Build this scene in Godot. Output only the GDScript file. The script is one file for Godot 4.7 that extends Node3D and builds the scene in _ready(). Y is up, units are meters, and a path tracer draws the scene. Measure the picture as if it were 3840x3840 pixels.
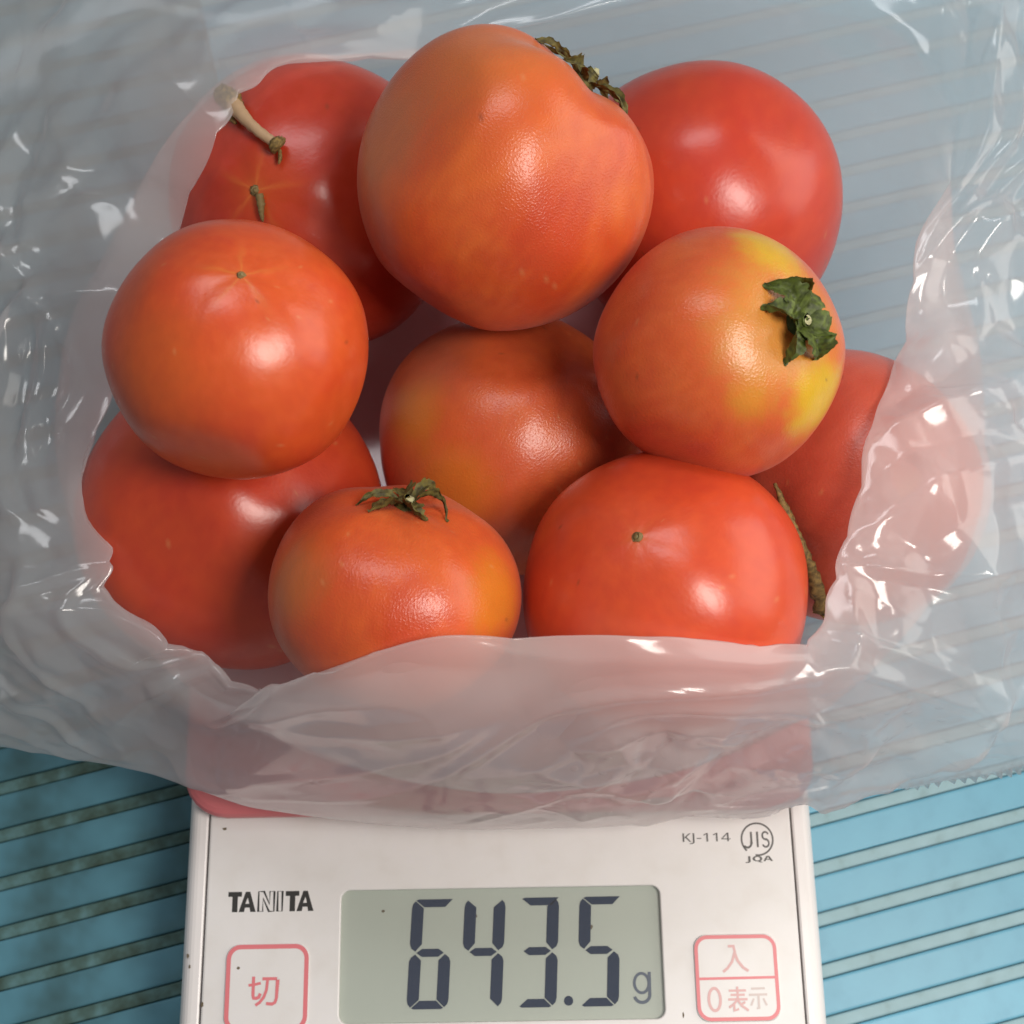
extends Node3D
# A plastic bag of ten tomatoes on a kitchen scale, on a blue slatted bath lid. Lengths in the helpers are millimetres; MM turns them into metres.

const MM := 0.001
const TILT := 18.3
var taken := {}
var M := {}

# ---------------------------------------------------------------- naming
func numbered(called: String) -> String:
	var n: int = taken.get(called, 0)
	taken[called] = n + 1
	return called if n == 0 else "%s_%03d" % [called, n]

func tag(o: Node3D, label := "", category := "", group := "", kind := "") -> void:
	if label: o.set_meta("label", label)
	if category: o.set_meta("category", category)
	if group: o.set_meta("group", group)
	if kind: o.set_meta("kind", kind)

func thing(called: String, label: String, category: String, at := Vector3.ZERO, basis_ := Basis(), group := "") -> Node3D:
	var o := Node3D.new()
	o.name = numbered(called)
	add_child(o)
	o.transform = Transform3D(basis_, at * MM)
	tag(o, label, category, group)
	return o

func part(called: String, mesh: Mesh, mat: Material, parent: Node3D, at := Vector3.ZERO) -> MeshInstance3D:
	var o := MeshInstance3D.new()
	o.name = called
	o.mesh = mesh
	o.material_override = null
	for k in mesh.get_surface_count():
		o.set_surface_override_material(k, mat)
	parent.add_child(o, true)
	o.position = at * MM
	return o

# ---------------------------------------------------------------- mesh helpers
func grid(P: PackedVector3Array, nu: int, nv: int, wrap: bool, cols := PackedColorArray(), uvs := PackedVector2Array()) -> ArrayMesh:
	# rows of nu points, nv rows; normals smoothed over the sheet
	var N := PackedVector3Array()
	N.resize(P.size())
	var idx := PackedInt32Array()
	var last := nu if wrap else nu - 1
	idx.resize(last * (nv - 1) * 6)
	var w := 0
	for j in nv - 1:
		for i in last:
			var i2 := (i + 1) % nu
			var a := j * nu + i
			var b := j * nu + i2
			var c := (j + 1) * nu + i2
			var d := (j + 1) * nu + i
			idx[w] = a; idx[w + 1] = b; idx[w + 2] = c
			idx[w + 3] = a; idx[w + 4] = c; idx[w + 5] = d
			w += 6
			var n := (P[c] - P[a]).cross(P[b] - P[d])
			N[a] += n; N[b] += n; N[c] += n; N[d] += n
	var Q := PackedVector3Array()
	Q.resize(P.size())
	for k in P.size():
		Q[k] = P[k] * MM
		N[k] = N[k].normalized() if N[k].length_squared() > 1e-12 else Vector3.UP
	var arr := []
	arr.resize(Mesh.ARRAY_MAX)
	arr[Mesh.ARRAY_VERTEX] = Q
	arr[Mesh.ARRAY_NORMAL] = N
	arr[Mesh.ARRAY_INDEX] = idx
	if cols.size(): arr[Mesh.ARRAY_COLOR] = cols
	if uvs.size(): arr[Mesh.ARRAY_TEX_UV] = uvs
	var m := ArrayMesh.new()
	m.add_surface_from_arrays(Mesh.PRIMITIVE_TRIANGLES, arr)
	return m

func ring_of(cx: float, cz: float, hx: float, hz: float, r: float, y: float, k := 6) -> PackedVector3Array:
	var out := PackedVector3Array()
	r = maxf(r, 0.01)
	for q in 4:
		var sx := 1.0 if q == 0 or q == 3 else -1.0
		var sz := 1.0 if q < 2 else -1.0
		for i in k + 1:
			var a := (q + float(i) / k) * PI / 2
			out.append(Vector3(cx + sx * (hx - r) + cos(a) * r, y, cz + sz * (hz - r) + sin(a) * r))
	return out

func loft(rings: Array, cap0 := false, cap1 := true) -> ArrayMesh:
	# each band between two rings has its own vertices, so edges across bands stay crisp
	var st := SurfaceTool.new()
	st.begin(Mesh.PRIMITIVE_TRIANGLES)
	for j in rings.size() - 1:
		var A: PackedVector3Array = rings[j]
		var B: PackedVector3Array = rings[j + 1]
		var n := A.size()
		var nn := []
		for i in n:
			var p := (i + n - 1) % n
			var q := (i + 1) % n
			var v := (A[q] - A[p]).cross(B[i] - A[i])
			if v.length() < 1e-6: v = (B[q] - B[p]).cross(B[i] - A[i])
			nn.append((-v).normalized())
		for i in n:
			var q := (i + 1) % n
			for t in [[A[i], nn[i]], [A[q], nn[q]], [B[q], nn[q]], [A[i], nn[i]], [B[q], nn[q]], [B[i], nn[i]]]:
				st.set_normal(t[1]); st.add_vertex(t[0] * MM)
	for e in 2:
		if (cap0 if e == 0 else cap1):
			var R: PackedVector3Array = rings[0 if e == 0 else rings.size() - 1]
			var c := Vector3.ZERO
			for p in R: c += p / R.size()
			for i in R.size():
				var q := (i + 1) % R.size()
				st.set_normal(Vector3.DOWN if e == 0 else Vector3.UP)
				for p in ([c, R[i], R[q]] if e == 1 else [c, R[q], R[i]]): st.add_vertex(p * MM)
	return st.commit()

func slab(cx: float, cz: float, hx: float, hz: float, r: float, y0: float, y1: float, bev := 0.2) -> ArrayMesh:
	return loft([ring_of(cx, cz, hx, hz, r, y0), ring_of(cx, cz, hx, hz, r, y1 - bev), ring_of(cx, cz, hx - bev * 0.3, hz - bev * 0.3, r, y1 - bev * 0.3), ring_of(cx, cz, hx - bev, hz - bev, maxf(r - bev, 0.05), y1)], true, true)

func prism(st: SurfaceTool, poly: PackedVector2Array, y0: float, y1: float) -> void:
	# flat print or a segment with its small real thickness; poly is (x, z)
	var tri := Geometry2D.triangulate_polygon(poly)
	for k in range(0, tri.size(), 3):
		var a := poly[tri[k]]; var b := poly[tri[k + 1]]; var c := poly[tri[k + 2]]
		if (b - a).cross(c - a) < 0: var s := b; b = c; c = s
		st.set_normal(Vector3.UP)
		for p in [a, b, c]: st.add_vertex(Vector3(p.x, y1, p.y) * MM)
	var cw := Geometry2D.is_polygon_clockwise(poly)
	for i in poly.size():
		var a := poly[i]; var b := poly[(i + 1) % poly.size()]
		var n := Vector3(b.y - a.y, 0, -(b.x - a.x)).normalized()
		if cw: n = -n
		st.set_normal(n)
		for p in [[a, y0], [b, y0], [b, y1], [a, y0], [b, y1], [a, y1]]: st.add_vertex(Vector3(p[0].x, p[1], p[0].y) * MM)

func start() -> SurfaceTool:
	var st := SurfaceTool.new()
	st.begin(Mesh.PRIMITIVE_TRIANGLES)
	return st

func stroke(st: SurfaceTool, pts: Array, w: float, y0: float, y1: float, closed := false) -> void:
	# a pen line of width w as a ribbon prism
	var n := pts.size()
	var L := PackedVector2Array()
	var R := PackedVector2Array()
	for i in n:
		var a: Vector2 = pts[(i + n - 1) % n] if closed or i > 0 else pts[i]
		var b: Vector2 = pts[(i + 1) % n] if closed or i < n - 1 else pts[i]
		var d := (b - a).normalized()
		var s := Vector2(-d.y, d.x) * w / 2
		if i > 0 and i < n - 1 or closed:
			var d1: Vector2 = (pts[i] - a).normalized()
			s /= maxf(0.6, absf(d.dot(d1)))
		L.append(pts[i] + s); R.append(pts[i] - s)
	for i in (n if closed else n - 1):
		var j := (i + 1) % n
		prism(st, PackedVector2Array([L[i], L[j], R[j], R[i]]), y0, y1)

func arc(c: Vector2, rx: float, ry: float, a0: float, a1: float, n := 20) -> Array:
	var out := []
	for i in n + 1:
		var a := deg_to_rad(lerpf(a0, a1, float(i) / n))
		out.append(c + Vector2(cos(a) * rx, sin(a) * ry))
	return out

func rrect(cx: float, cz: float, hx: float, hz: float, r: float) -> Array:
	var out := []
	for p in ring_of(cx, cz, hx, hz, r, 0.0): out.append(Vector2(p.x, p.z))
	return out

func tube(pts: Array, rad: Array, n := 10, rough := 0.0, seed_ := 1) -> ArrayMesh:
	var rng := RandomNumberGenerator.new(); rng.seed = seed_
	var c := Curve3D.new()
	for p in pts: c.add_point(p)
	for i in range(1, pts.size() - 1):
		var t: Vector3 = (pts[i + 1] - pts[i - 1]) / 6.0
		c.set_point_in(i, -t); c.set_point_out(i, t)
	var m := pts.size() * 6
	var P := PackedVector3Array()
	var side := Vector3.ZERO
	for j in m + 1:
		var f := float(j) / m * (pts.size() - 1)
		var i := mini(int(f), pts.size() - 2)
		var p := c.sample(i, f - i)
		var q := c.sample(mini(int(f + 0.05), pts.size() - 2), f + 0.05 - mini(int(f + 0.05), pts.size() - 2))
		var d := (q - p).normalized()
		if d.length() < 0.5: d = (pts[-1] - pts[-2]).normalized()
		if side == Vector3.ZERO: side = d.cross(Vector3(0.3, 0.9, 0.31)).normalized()
		side = (side - d * side.dot(d)).normalized()
		var up := d.cross(side)
		var r: float = lerpf(rad[i], rad[i + 1], f - i)
		for k in n:
			var a := TAU * k / n
			var rr := r * (1.0 + rough * rng.randf_range(-1, 1))
			P.append(p + (side * cos(a) + up * sin(a)) * rr)
	# close the ends
	var c0 := Vector3.ZERO; var c1 := Vector3.ZERO
	for k in n: c0 += P[k] / n; c1 += P[m * n + k] / n
	var Q := PackedVector3Array()
	for k in n: Q.append(c0)
	Q.append_array(P)
	for k in n: Q.append(c1)
	return grid(Q, n, m + 3, true)

# ---------------------------------------------------------------- materials
func mat(color: Color, rough: float, spec := 0.5) -> StandardMaterial3D:
	var m := StandardMaterial3D.new()
	m.albedo_color = color.linear_to_srgb()
	m.roughness = rough
	m.metallic_specular = spec
	return m

func noise_tex(seed_: int, freq: float, size := 512, oct := 3, ramp: Gradient = null, type := FastNoiseLite.TYPE_SIMPLEX_SMOOTH) -> NoiseTexture2D:
	var n := FastNoiseLite.new()
	n.seed = seed_; n.frequency = freq; n.fractal_octaves = oct; n.noise_type = type
	var t := NoiseTexture2D.new()
	t.width = size; t.height = size; t.seamless = true; t.noise = n
	if ramp: t.color_ramp = ramp
	return t

func ramp(stops: Array) -> Gradient:
	var g := Gradient.new()
	g.offsets = PackedFloat32Array(stops.map(func(s): return s[0]))
	g.colors = PackedColorArray(stops.map(func(s): return s[1]))
	return g

func triplanar(m: StandardMaterial3D, per_m: float) -> void:
	m.uv1_triplanar = true
	m.uv1_scale = Vector3.ONE * per_m

func make_materials() -> void:
	var g := func(v: float): return Color(v, v, v)
	# scale
	var wn := noise_tex(5, 0.012, 512, 4, ramp([[0.0, Color(0.97, 0.965, 0.955)], [0.45, Color(0.99, 0.99, 0.985)], [1.0, Color(1, 1, 1)]]))
	M.white = mat(Color(0.765, 0.745, 0.735), 0.36)
	M.white.albedo_texture = wn; triplanar(M.white, 14.0)
	M.rim = mat(Color(0.78, 0.75, 0.735), 0.33)
	M.groove = mat(Color(0.05, 0.04, 0.032), 0.8)
	M.pink = mat(Color(0.60, 0.16, 0.17), 0.4)
	M.lcd = mat(Color(0.43, 0.475, 0.41), 0.45)
	M.segment = mat(Color(0.010, 0.024, 0.06), 0.7, 0.2)
	M.unit = mat(Color(0.06, 0.085, 0.13), 0.5)
	M.ink = mat(Color(0.025, 0.024, 0.022), 0.5)
	M.grey_ink = mat(Color(0.10, 0.095, 0.09), 0.5)
	M.red_line = mat(Color(0.72, 0.19, 0.21), 0.4)
	M.pale_red = mat(Color(0.68, 0.40, 0.39), 0.4)
	M.faint_red = mat(Color(0.62, 0.52, 0.49), 0.4)
	M.pane = StandardMaterial3D.new()
	M.pane.albedo_color = Color(1, 1, 1, 0.02); M.pane.roughness = 0.06; M.pane.transparency = BaseMaterial3D.TRANSPARENCY_ALPHA
	M.stain = mat(Color(0.13, 0.10, 0.06), 0.8)
	# mat of slats
	var bn := noise_tex(9, 0.02, 512, 4, ramp([[0.0, Color(0.93, 0.94, 0.95)], [0.5, Color(0.98, 0.98, 0.985)], [1.0, Color(1, 1, 1)]]))
	M.slats = []
	for k in 3:
		var m := mat(Color(0.15, 0.42, 0.56) * [1.0, 0.95, 1.05][k], 0.42)
		m.albedo_texture = bn; triplanar(m, 9.0 + k)
		M.slats.append(m)
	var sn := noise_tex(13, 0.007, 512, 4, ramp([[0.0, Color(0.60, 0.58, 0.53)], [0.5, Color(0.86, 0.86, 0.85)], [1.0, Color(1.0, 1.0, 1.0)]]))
	M.shaded_grimy_slat = mat(Color(0.10, 0.29, 0.38), 0.55)  # some grime, but mostly the shade left of the scale, put into the colour
	M.shaded_grimy_slat.albedo_texture = sn; triplanar(M.shaded_grimy_slat, 10.0)
	var hn := noise_tex(11, 0.02, 512, 4, ramp([[0.0, Color(0.86, 0.86, 0.84)], [0.4, Color(0.95, 0.955, 0.95)], [1.0, Color(1, 1, 1)]]))
	M.hinge = mat(Color(0.29, 0.46, 0.51), 0.5)
	M.hinge.albedo_texture = hn; triplanar(M.hinge, 12.0)
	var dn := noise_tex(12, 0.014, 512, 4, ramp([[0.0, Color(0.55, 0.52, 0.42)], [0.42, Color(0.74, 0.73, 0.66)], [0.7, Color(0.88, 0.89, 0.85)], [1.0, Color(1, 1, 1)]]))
	M.shaded_mould = mat(Color(0.12, 0.25, 0.28), 0.7)  # mould, with the shade on the left half mixed into its dark base
	M.shaded_mould.albedo_texture = dn; triplanar(M.shaded_mould, 16.0)
	# tomatoes
	M.skin = StandardMaterial3D.new()
	M.skin.vertex_color_use_as_albedo = true
	M.skin.roughness = 0.29; M.skin.metallic_specular = 0.48
	M.skin.heightmap_enabled = true
	M.skin.heightmap_texture = noise_tex(21, 0.045, 512, 2)
	M.skin.heightmap_scale = 0.0018
	triplanar(M.skin, 38.0)
	M.skin.subsurf_scatter_enabled = true; M.skin.subsurf_scatter_strength = 0.08
	M.pitted = M.skin.duplicate()
	M.pitted.heightmap_texture = noise_tex(22, 0.095, 512, 2, ramp([[0.0, Color(0, 0, 0)], [0.55, Color(0.3, 0.3, 0.3)], [0.72, Color(1, 1, 1)], [1.0, Color(1, 1, 1)]]))
	M.pitted.heightmap_scale = 0.0034
	M.pitted.roughness = 0.31
	M.pitted.rim_enabled = true; M.pitted.rim = 0.12; M.pitted.rim_tint = 0.4
	var cn := noise_tex(31, 0.03, 256, 3, ramp([[0.0, Color(0.35, 0.33, 0.25)], [0.5, Color(0.8, 0.8, 0.7)], [1.0, Color(1.15, 1.15, 0.9)]]))
	M.green = mat(Color(0.115, 0.155, 0.032), 0.6); M.green.albedo_texture = cn; triplanar(M.green, 90.0)
	M.green.backlight_enabled = true; M.green.backlight = Color(0.25, 0.3, 0.1)
	M.olive = mat(Color(0.15, 0.125, 0.035), 0.7); M.olive.albedo_texture = cn; triplanar(M.olive, 90.0)
	M.straw = mat(Color(0.33, 0.21, 0.085), 0.7); M.straw.albedo_texture = cn; triplanar(M.straw, 110.0)
	M.tan = mat(Color(0.46, 0.30, 0.17), 0.6)
	M.scar = mat(Color(0.19, 0.13, 0.045), 0.7)
	M.cut = mat(Color(0.42, 0.40, 0.22), 0.7)
	# bag
	M.film = StandardMaterial3D.new()
	M.film.albedo_color = Color(0.92, 0.91, 0.91, 0.225)
	M.film.transparency = BaseMaterial3D.TRANSPARENCY_ALPHA
	M.film.roughness = 0.13
	var dots := Image.create(64, 64, false, Image.FORMAT_RGB8)
	for y in 64:
		for x in 64:
			var v := 1.0 - smoothstep(5.0, 10.0, Vector2(x - 32, y - 32).length())
			dots.set_pixel(x, y, Color(v, v, v))
	M.film.heightmap_enabled = true
	M.film.heightmap_texture = ImageTexture.create_from_image(dots)
	M.film.heightmap_scale = 0.012
	M.film.metallic_specular = 0.68
	M.film.backlight_enabled = true
	M.film.backlight = Color(0.76, 0.76, 0.76)
	M.film.cull_mode = BaseMaterial3D.CULL_DISABLED

# ---------------------------------------------------------------- camera frame
const EYE := Vector3(0, 322.6, 0)

func cam_dir(v: Vector3, at: Vector3) -> Vector3:
	# a direction given as right, up, towards the viewer, for a thing that stands at this place
	var z := (EYE - at).normalized()
	var up := Vector3(0, sin(deg_to_rad(TILT)), -cos(deg_to_rad(TILT)))
	var x := up.cross(z).normalized()
	return (x * v.x + z.cross(x) * v.y + z * v.z).normalized()

# ---------------------------------------------------------------- the mat
func build_mat() -> void:
	var turn := Basis(Vector3.UP, deg_to_rad(14.36))
	var t := thing("slatted_mat", "light blue plastic mat of parallel slats with grimy grey strips between, under the scale", "mat", Vector3.ZERO, turn)
	var pitch := 10.49
	var hw := (pitch - 2.9) / 2 - 0.07
	var len := 230.0
	var meshes := []
	for v in 2:
		var x0 := [-len, -20.0][v] as float
		var x1 := [-20.3, len][v] as float
		var r := []
		for y_in in [[-5.0, 0.0], [-0.8, 0.0], [-0.25, 0.08], [-0.06, 0.28], [0.0, 0.6]]:
			r.append(ring_of((x0 + x1) / 2, 0, (x1 - x0) / 2 - y_in[1] * 0.2, hw - y_in[1], 0.5, y_in[0]))
		var h := []
		for y_in in [[-5.0, 0.0], [-0.85, 0.0], [-0.5, 0.2], [-0.42, 0.5]]:
			h.append(ring_of((x0 + x1) / 2, 0, (x1 - x0) / 2 - y_in[1] * 0.2, 1.43 - y_in[1], 0.3, y_in[0]))
		meshes.append([loft(r, true, true), loft(h, true, true)])
	var rng := RandomNumberGenerator.new(); rng.seed = 4
	for n in range(-26, 8):
		var q := -15.75 + n * pitch
		var drop := rng.randf_range(-0.12, 0.0)
		var tone := rng.randi() % 3
		part("slat", meshes[0][0], M.shaded_grimy_slat if n < 3 else M.slats[tone], t, Vector3(0, drop, q + pitch / 2))
		part("slat", meshes[1][0], M.slats[tone], t, Vector3(0, drop, q + pitch / 2))
		part("hinge_strip", meshes[0][1], M.shaded_mould if n < 3 else M.hinge, t, Vector3(0, 0, q))
		part("hinge_strip", meshes[1][1], M.hinge, t, Vector3(0, 0, q))

# ---------------------------------------------------------------- the scale
const SCALE_AT := Vector3(-2.5, 0, -36)

func seg_poly(name_: String) -> PackedVector2Array:
	var P := {
		"a": [0.75, 0.2, 1.4, 0.0, 8.2, 0.0, 6.7, 1.55, 2.5, 1.55],
		"f": [0.0, 1.8, 0.2, 0.9, 0.68, 0.35, 2.4, 1.75, 2.4, 8.7, 1.15, 10.1, 0.3, 9.5, 0.0, 8.6],
		"e": [0.0, 12.1, 0.3, 11.3, 1.15, 10.65, 2.4, 11.8, 2.4, 19.25, 0.75, 20.72, 0.2, 20.1, 0.0, 19.3],
		"b": [8.3, 1.8, 8.1, 0.9, 7.6, 0.35, 5.9, 1.75, 5.9, 8.7, 7.15, 10.1, 8.0, 9.5, 8.3, 8.6],
		"c": [8.3, 12.1, 8.0, 11.3, 7.15, 10.65, 5.9, 11.8, 5.9, 19.25, 7.5, 20.72, 8.1, 20.1, 8.3, 19.3],
		"g": [1.4, 10.37, 2.5, 9.6, 5.8, 9.6, 6.9, 10.37, 5.8, 11.15, 2.5, 11.15],
		"d": [0.95, 20.8, 2.5, 19.45, 5.8, 19.45, 7.3, 20.85, 6.8, 21.05, 1.4, 21.05],
	}
	var out := PackedVector2Array()
	var a: Array = P[name_]
	for i in range(0, a.size(), 2):
		out.append(Vector2(a[i] + (21.0 - a[i + 1]) * 0.054, a[i + 1]))
	return out

func letters(called: String, text: String, height: float, x0: float, base_z: float, y: float, width: float, m: Material, parent: Node3D, bold := false) -> MeshInstance3D:
	var f := SystemFont.new()
	f.font_names = PackedStringArray(["Droid Sans"])
	if bold: f.font_weight = 700
	var t := TextMesh.new()
	t.text = text; t.font = f; t.font_size = 64; t.pixel_size = 0.001; t.depth = 0.004
	t.horizontal_alignment = HORIZONTAL_ALIGNMENT_LEFT
	t.vertical_alignment = VERTICAL_ALIGNMENT_CENTER
	var box := t.get_aabb()
	var o := part(called, t, m, parent)
	var sx := width * MM / box.size.x
	var sy := height * MM / box.size.y
	o.transform = Transform3D(Basis(Vector3(sx, 0, 0), Vector3(0, 0, -sy), Vector3(0, 0.02, 0)), Vector3(x0 * MM - box.position.x * sx, (y + 0.03) * MM, base_z * MM + box.position.y * sy))
	return o

func build_scale() -> void:
	var t := thing("kitchen_scale", "white digital kitchen scale with pink platform, its display reading 643.5 g", "scale", SCALE_AT, Basis(Vector3.UP, 0.016))
	var cz := -42.5
	var hz := 99.5
	var prof := [[4.0, 4.0], [4.4, 2.6], [7.0, 0.6], [12.0, 0.0], [23.5, 0.5]]
	for k in range(1, 8):
		var a := k / 7.0 * PI / 2
		prof.append([23.5 + 4.3 * sin(a), 0.5 + 2.9 * (1.0 - cos(a))])
	prof.append_array([[27.8, 4.6], [27.65, 4.95], [26.3, 5.05]])
	var rings := []
	for p in prof: rings.append(ring_of(0, cz, 65.0 - p[1], hz - p[1], 9.0 - p[1] * 0.8, p[0]))
	part("casing", loft(rings, true, true), M.rim, t)
	part("groove", slab(0, cz, 59.9, hz - 5.1, 4.4, 26.32, 26.5, 0.05), M.groove, t)
	# the control panel, with the window cut through it
	var pz := 15.0
	var ph := 36.6
	var w := [-0.15, 31.55, 32.25, 12.75]
	part("control_panel", loft([
		ring_of(0, pz, 59.62, ph, 4.0, 26.6), ring_of(0, pz, 59.62, ph, 4.0, 27.6), ring_of(0, pz, 59.5, ph - 0.12, 3.9, 27.88), ring_of(0, pz, 59.2, ph - 0.4, 3.7, 28.0),
		ring_of(w[0], w[1], w[2] + 0.25, w[3] + 0.25, 2.1, 28.0), ring_of(w[0], w[1], w[2] + 0.06, w[3] + 0.06, 1.9, 27.9), ring_of(w[0], w[1], w[2], w[3], 1.85, 27.7), ring_of(w[0], w[1], w[2], w[3], 1.85, 26.7)], false, false), M.white, t)
	var lcd := part("display", slab(w[0], w[1], w[2] + 0.4, w[3] + 0.4, 2.0, 26.55, 26.75, 0.03), M.lcd, t)
	lcd.set_meta("label", "pale green liquid crystal display reading 643.5 g")
	var digits := [["6", "afgedc", -19.15], ["4", "fgbc", -8.5], ["3", "abgcd", 2.35], ["5", "afgcd", 14.75]]
	for d in digits:
		var st := start()
		for s in d[1]: prism(st, seg_poly(s), 26.77, 26.83)
		part("digit", st.commit(), M.segment, lcd, Vector3(d[2], 0, 20.75)).set_meta("label", "dark blue segment digit %s" % d[0])
	var st := start()
	prism(st, PackedVector2Array(arc(Vector2(13.1, 40.65), 0.92, 0.92, 0, 342, 19)), 26.77, 26.83)
	part("decimal_point", st.commit(), M.segment, lcd)
	st = start()
	stroke(st, arc(Vector2(27.75, 37.55), 1.45, 1.85, 0, 344, 22), 0.55, 26.77, 26.83, true)
	stroke(st, [Vector2(29.35, 35.45), Vector2(29.3, 39.6)] + arc(Vector2(27.75, 39.7), 1.55, 1.5, 10, 165, 14), 0.62, 26.78, 26.85)
	part("unit_letter", st.commit(), M.unit, lcd).set_meta("label", "small letter g after the digits")
	part("window_pane", slab(w[0], w[1], w[2] - 0.03, w[3] - 0.03, 1.8, 27.25, 27.5, 0.03), M.pane, t)
	# maker's name: two heavy letters, two in outline, two heavy
	st = start()
	var x0 := -55.2; var z0 := 18.75; var H := 3.95
	var y0 := 28.0; var y1 := 28.03
	var let_T := [0.0, 0.0, 2.75, 0.0, 2.75, 0.95, 1.95, 0.95, 1.95, 3.95, 0.85, 3.95, 0.85, 0.95, 0.0, 0.95]
	var let_A_left := [1.15, 0.0, 1.6, 0.0, 1.6, 1.15, 1.15, 2.35, 1.6, 2.35, 1.6, 3.1, 1.1, 3.1, 0.95, 3.95, -0.15, 3.95]
	var let_A_right := [1.6, 0.0, 2.05, 0.0, 3.3, 3.95, 2.2, 3.95, 2.05, 3.1, 1.6, 3.1, 1.6, 2.35, 1.95, 2.35, 1.6, 1.15]
	for L in [[let_T, 0.0], [let_A_left, 2.35], [let_A_right, 2.35], [let_T, 11.6], [let_A_left, 14.0], [let_A_right, 14.0]]:
		var poly := PackedVector2Array()
		for i in range(0, L[0].size(), 2): poly.append(Vector2(x0 + L[1] + L[0][i], z0 + L[0][i + 1]))
		prism(st, poly, y0, y1)
	var N_line := [0.0, 0.0, 1.05, 0.0, 2.25, 2.5, 2.25, 0.0, 3.15, 0.0, 3.15, 3.9, 2.15, 3.9, 0.9, 1.35, 0.9, 3.9, 0.0, 3.9]
	var I_line := [0.0, 0.0, 0.95, 0.0, 0.95, 3.9, 0.0, 3.9]
	for L in [[N_line, 6.15], [I_line, 10.0]]:
		var pts := []
		for i in range(0, L[0].size(), 2): pts.append(Vector2(x0 + L[1] + L[0][i], z0 + L[0][i + 1]))
		stroke(st, pts, 0.27, y0, y1, true)
	part("maker_name", st.commit(), M.ink, t).set_meta("label", "black lettering TANITA with outlined N and I")
	letters("model_number", "KJ-114", 2.15, 37.3, 10.75, 28.0, 9.8, M.grey_ink, t)
	st = start()
	stroke(st, arc(Vector2(52.55, 10.0), 3.2, 3.2, 135, 135 + 325, 40), 0.36, y0, y1)
	stroke(st, [Vector2(51.35, 8.5), Vector2(51.35, 10.6)] + arc(Vector2(50.5, 10.6), 0.85, 1.05, 0, 140, 8), 0.42, y0, y1)
	stroke(st, [Vector2(52.6, 8.5), Vector2(52.6, 11.6)], 0.42, y0, y1)
	stroke(st, arc(Vector2(54.25, 9.3), 0.62, 0.75, -20, -270, 9) + arc(Vector2(54.25, 10.8), 0.66, 0.78, -90, 160, 9), 0.36, y0, y1)
	part("standards_mark", st.commit(), M.grey_ink, t).set_meta("label", "round JIS mark")
	letters("standards_letters", "JQA", 1.35, 49.9, 14.7, 28.0, 5.6, M.grey_ink, t, true)
	# the two keys
	var key := part("off_button", slab(-46.7, 37.2, 8.25, 8.25, 2.5, 27.9, 28.45, 0.35), M.white, t)
	st = start()
	stroke(st, rrect(-46.7, 37.2, 7.75, 7.75, 2.3), 0.85, 28.44, 28.48, true)
	part("outline", st.commit(), M.red_line, key)
	st = start()
	var o := Vector2(-50.3, 35.0)
	var K := func(a: Array, at: Vector2): return a.map(func(p): return at + Vector2(p[0], p[1]))
	var y2 := 28.45; var y3 := 28.49
	stroke(st, K.call([[0.0, 1.75], [1.2, 1.6], [2.4, 1.35]], o), 0.52, y2, y3)
	stroke(st, K.call([[0.95, 0.1], [0.95, 3.7], [1.1, 4.15], [1.6, 4.2], [2.1, 4.0], [2.4, 3.3]], o), 0.6, y2 + 0.002 * 5.0, y3 + 0.002 * 5.0)
	stroke(st, K.call([[2.7, 0.55], [5.6, 0.55], [5.75, 0.75], [5.6, 4.2], [5.35, 5.0], [4.8, 5.3], [3.6, 5.2]], o), 0.58, y2 + 0.004 * 5.0, y3 + 0.004 * 5.0)
	stroke(st, K.call([[3.75, 0.7], [3.6, 2.6], [3.1, 4.0], [2.3, 5.0], [1.5, 5.5]], o), 0.55, y2 + 0.006 * 5.0, y3 + 0.006 * 5.0)
	part("key_sign", st.commit(), M.red_line, key).set_meta("label", "red printed character for off")
	var key2 := part("on_button", slab(46.6, 36.8, 8.35, 8.25, 2.5, 27.9, 28.45, 0.35), M.white, t)
	st = start()
	stroke(st, rrect(46.6, 36.8, 7.85, 7.75, 2.3), 0.7, 28.44, 28.48, true)
	stroke(st, [Vector2(39.0, 36.95), Vector2(54.1, 36.85)], 0.5, 28.445, 28.49)
	part("outline", st.commit(), M.red_line, key2)
	st = start()
	o = Vector2(43.9, 30.7)
	stroke(st, K.call([[1.25, 0.15], [2.35, 0.15], [2.55, 1.2], [1.9, 3.1], [0.95, 4.3], [0.0, 5.0]], o), 0.5, y2, y3)
	stroke(st, K.call([[2.5, 1.4], [3.0, 2.9], [4.0, 4.2], [5.05, 4.9]], o), 0.55, y2 + 0.002 * 5.0, y3 + 0.002 * 5.0)
	part("key_sign", st.commit(), M.pale_red, key2).set_meta("label", "pale red printed character for on")
	st = start()
	stroke(st, arc(Vector2(41.9, 40.85), 1.15, 2.1, 0, 344, 22), 0.55, y2, y3, true)
	o = Vector2(44.6, 38.5)
	stroke(st, K.call([[0.2, 0.75], [3.6, 0.75]], o), 0.42, y2, y3)
	stroke(st, K.call([[0.5, 1.55], [3.3, 1.55]], o), 0.42, y2, y3)
	stroke(st, K.call([[0.0, 2.4], [3.8, 2.4]], o), 0.45, y2, y3)
	stroke(st, K.call([[1.9, 0.0], [1.9, 2.4]], o), 0.45, y2 + 0.002 * 5.0, y3 + 0.002 * 5.0)
	stroke(st, K.call([[1.8, 2.5], [1.0, 3.3], [0.1, 3.9]], o), 0.45, y2 + 0.004 * 5.0, y3 + 0.004 * 5.0)
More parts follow.
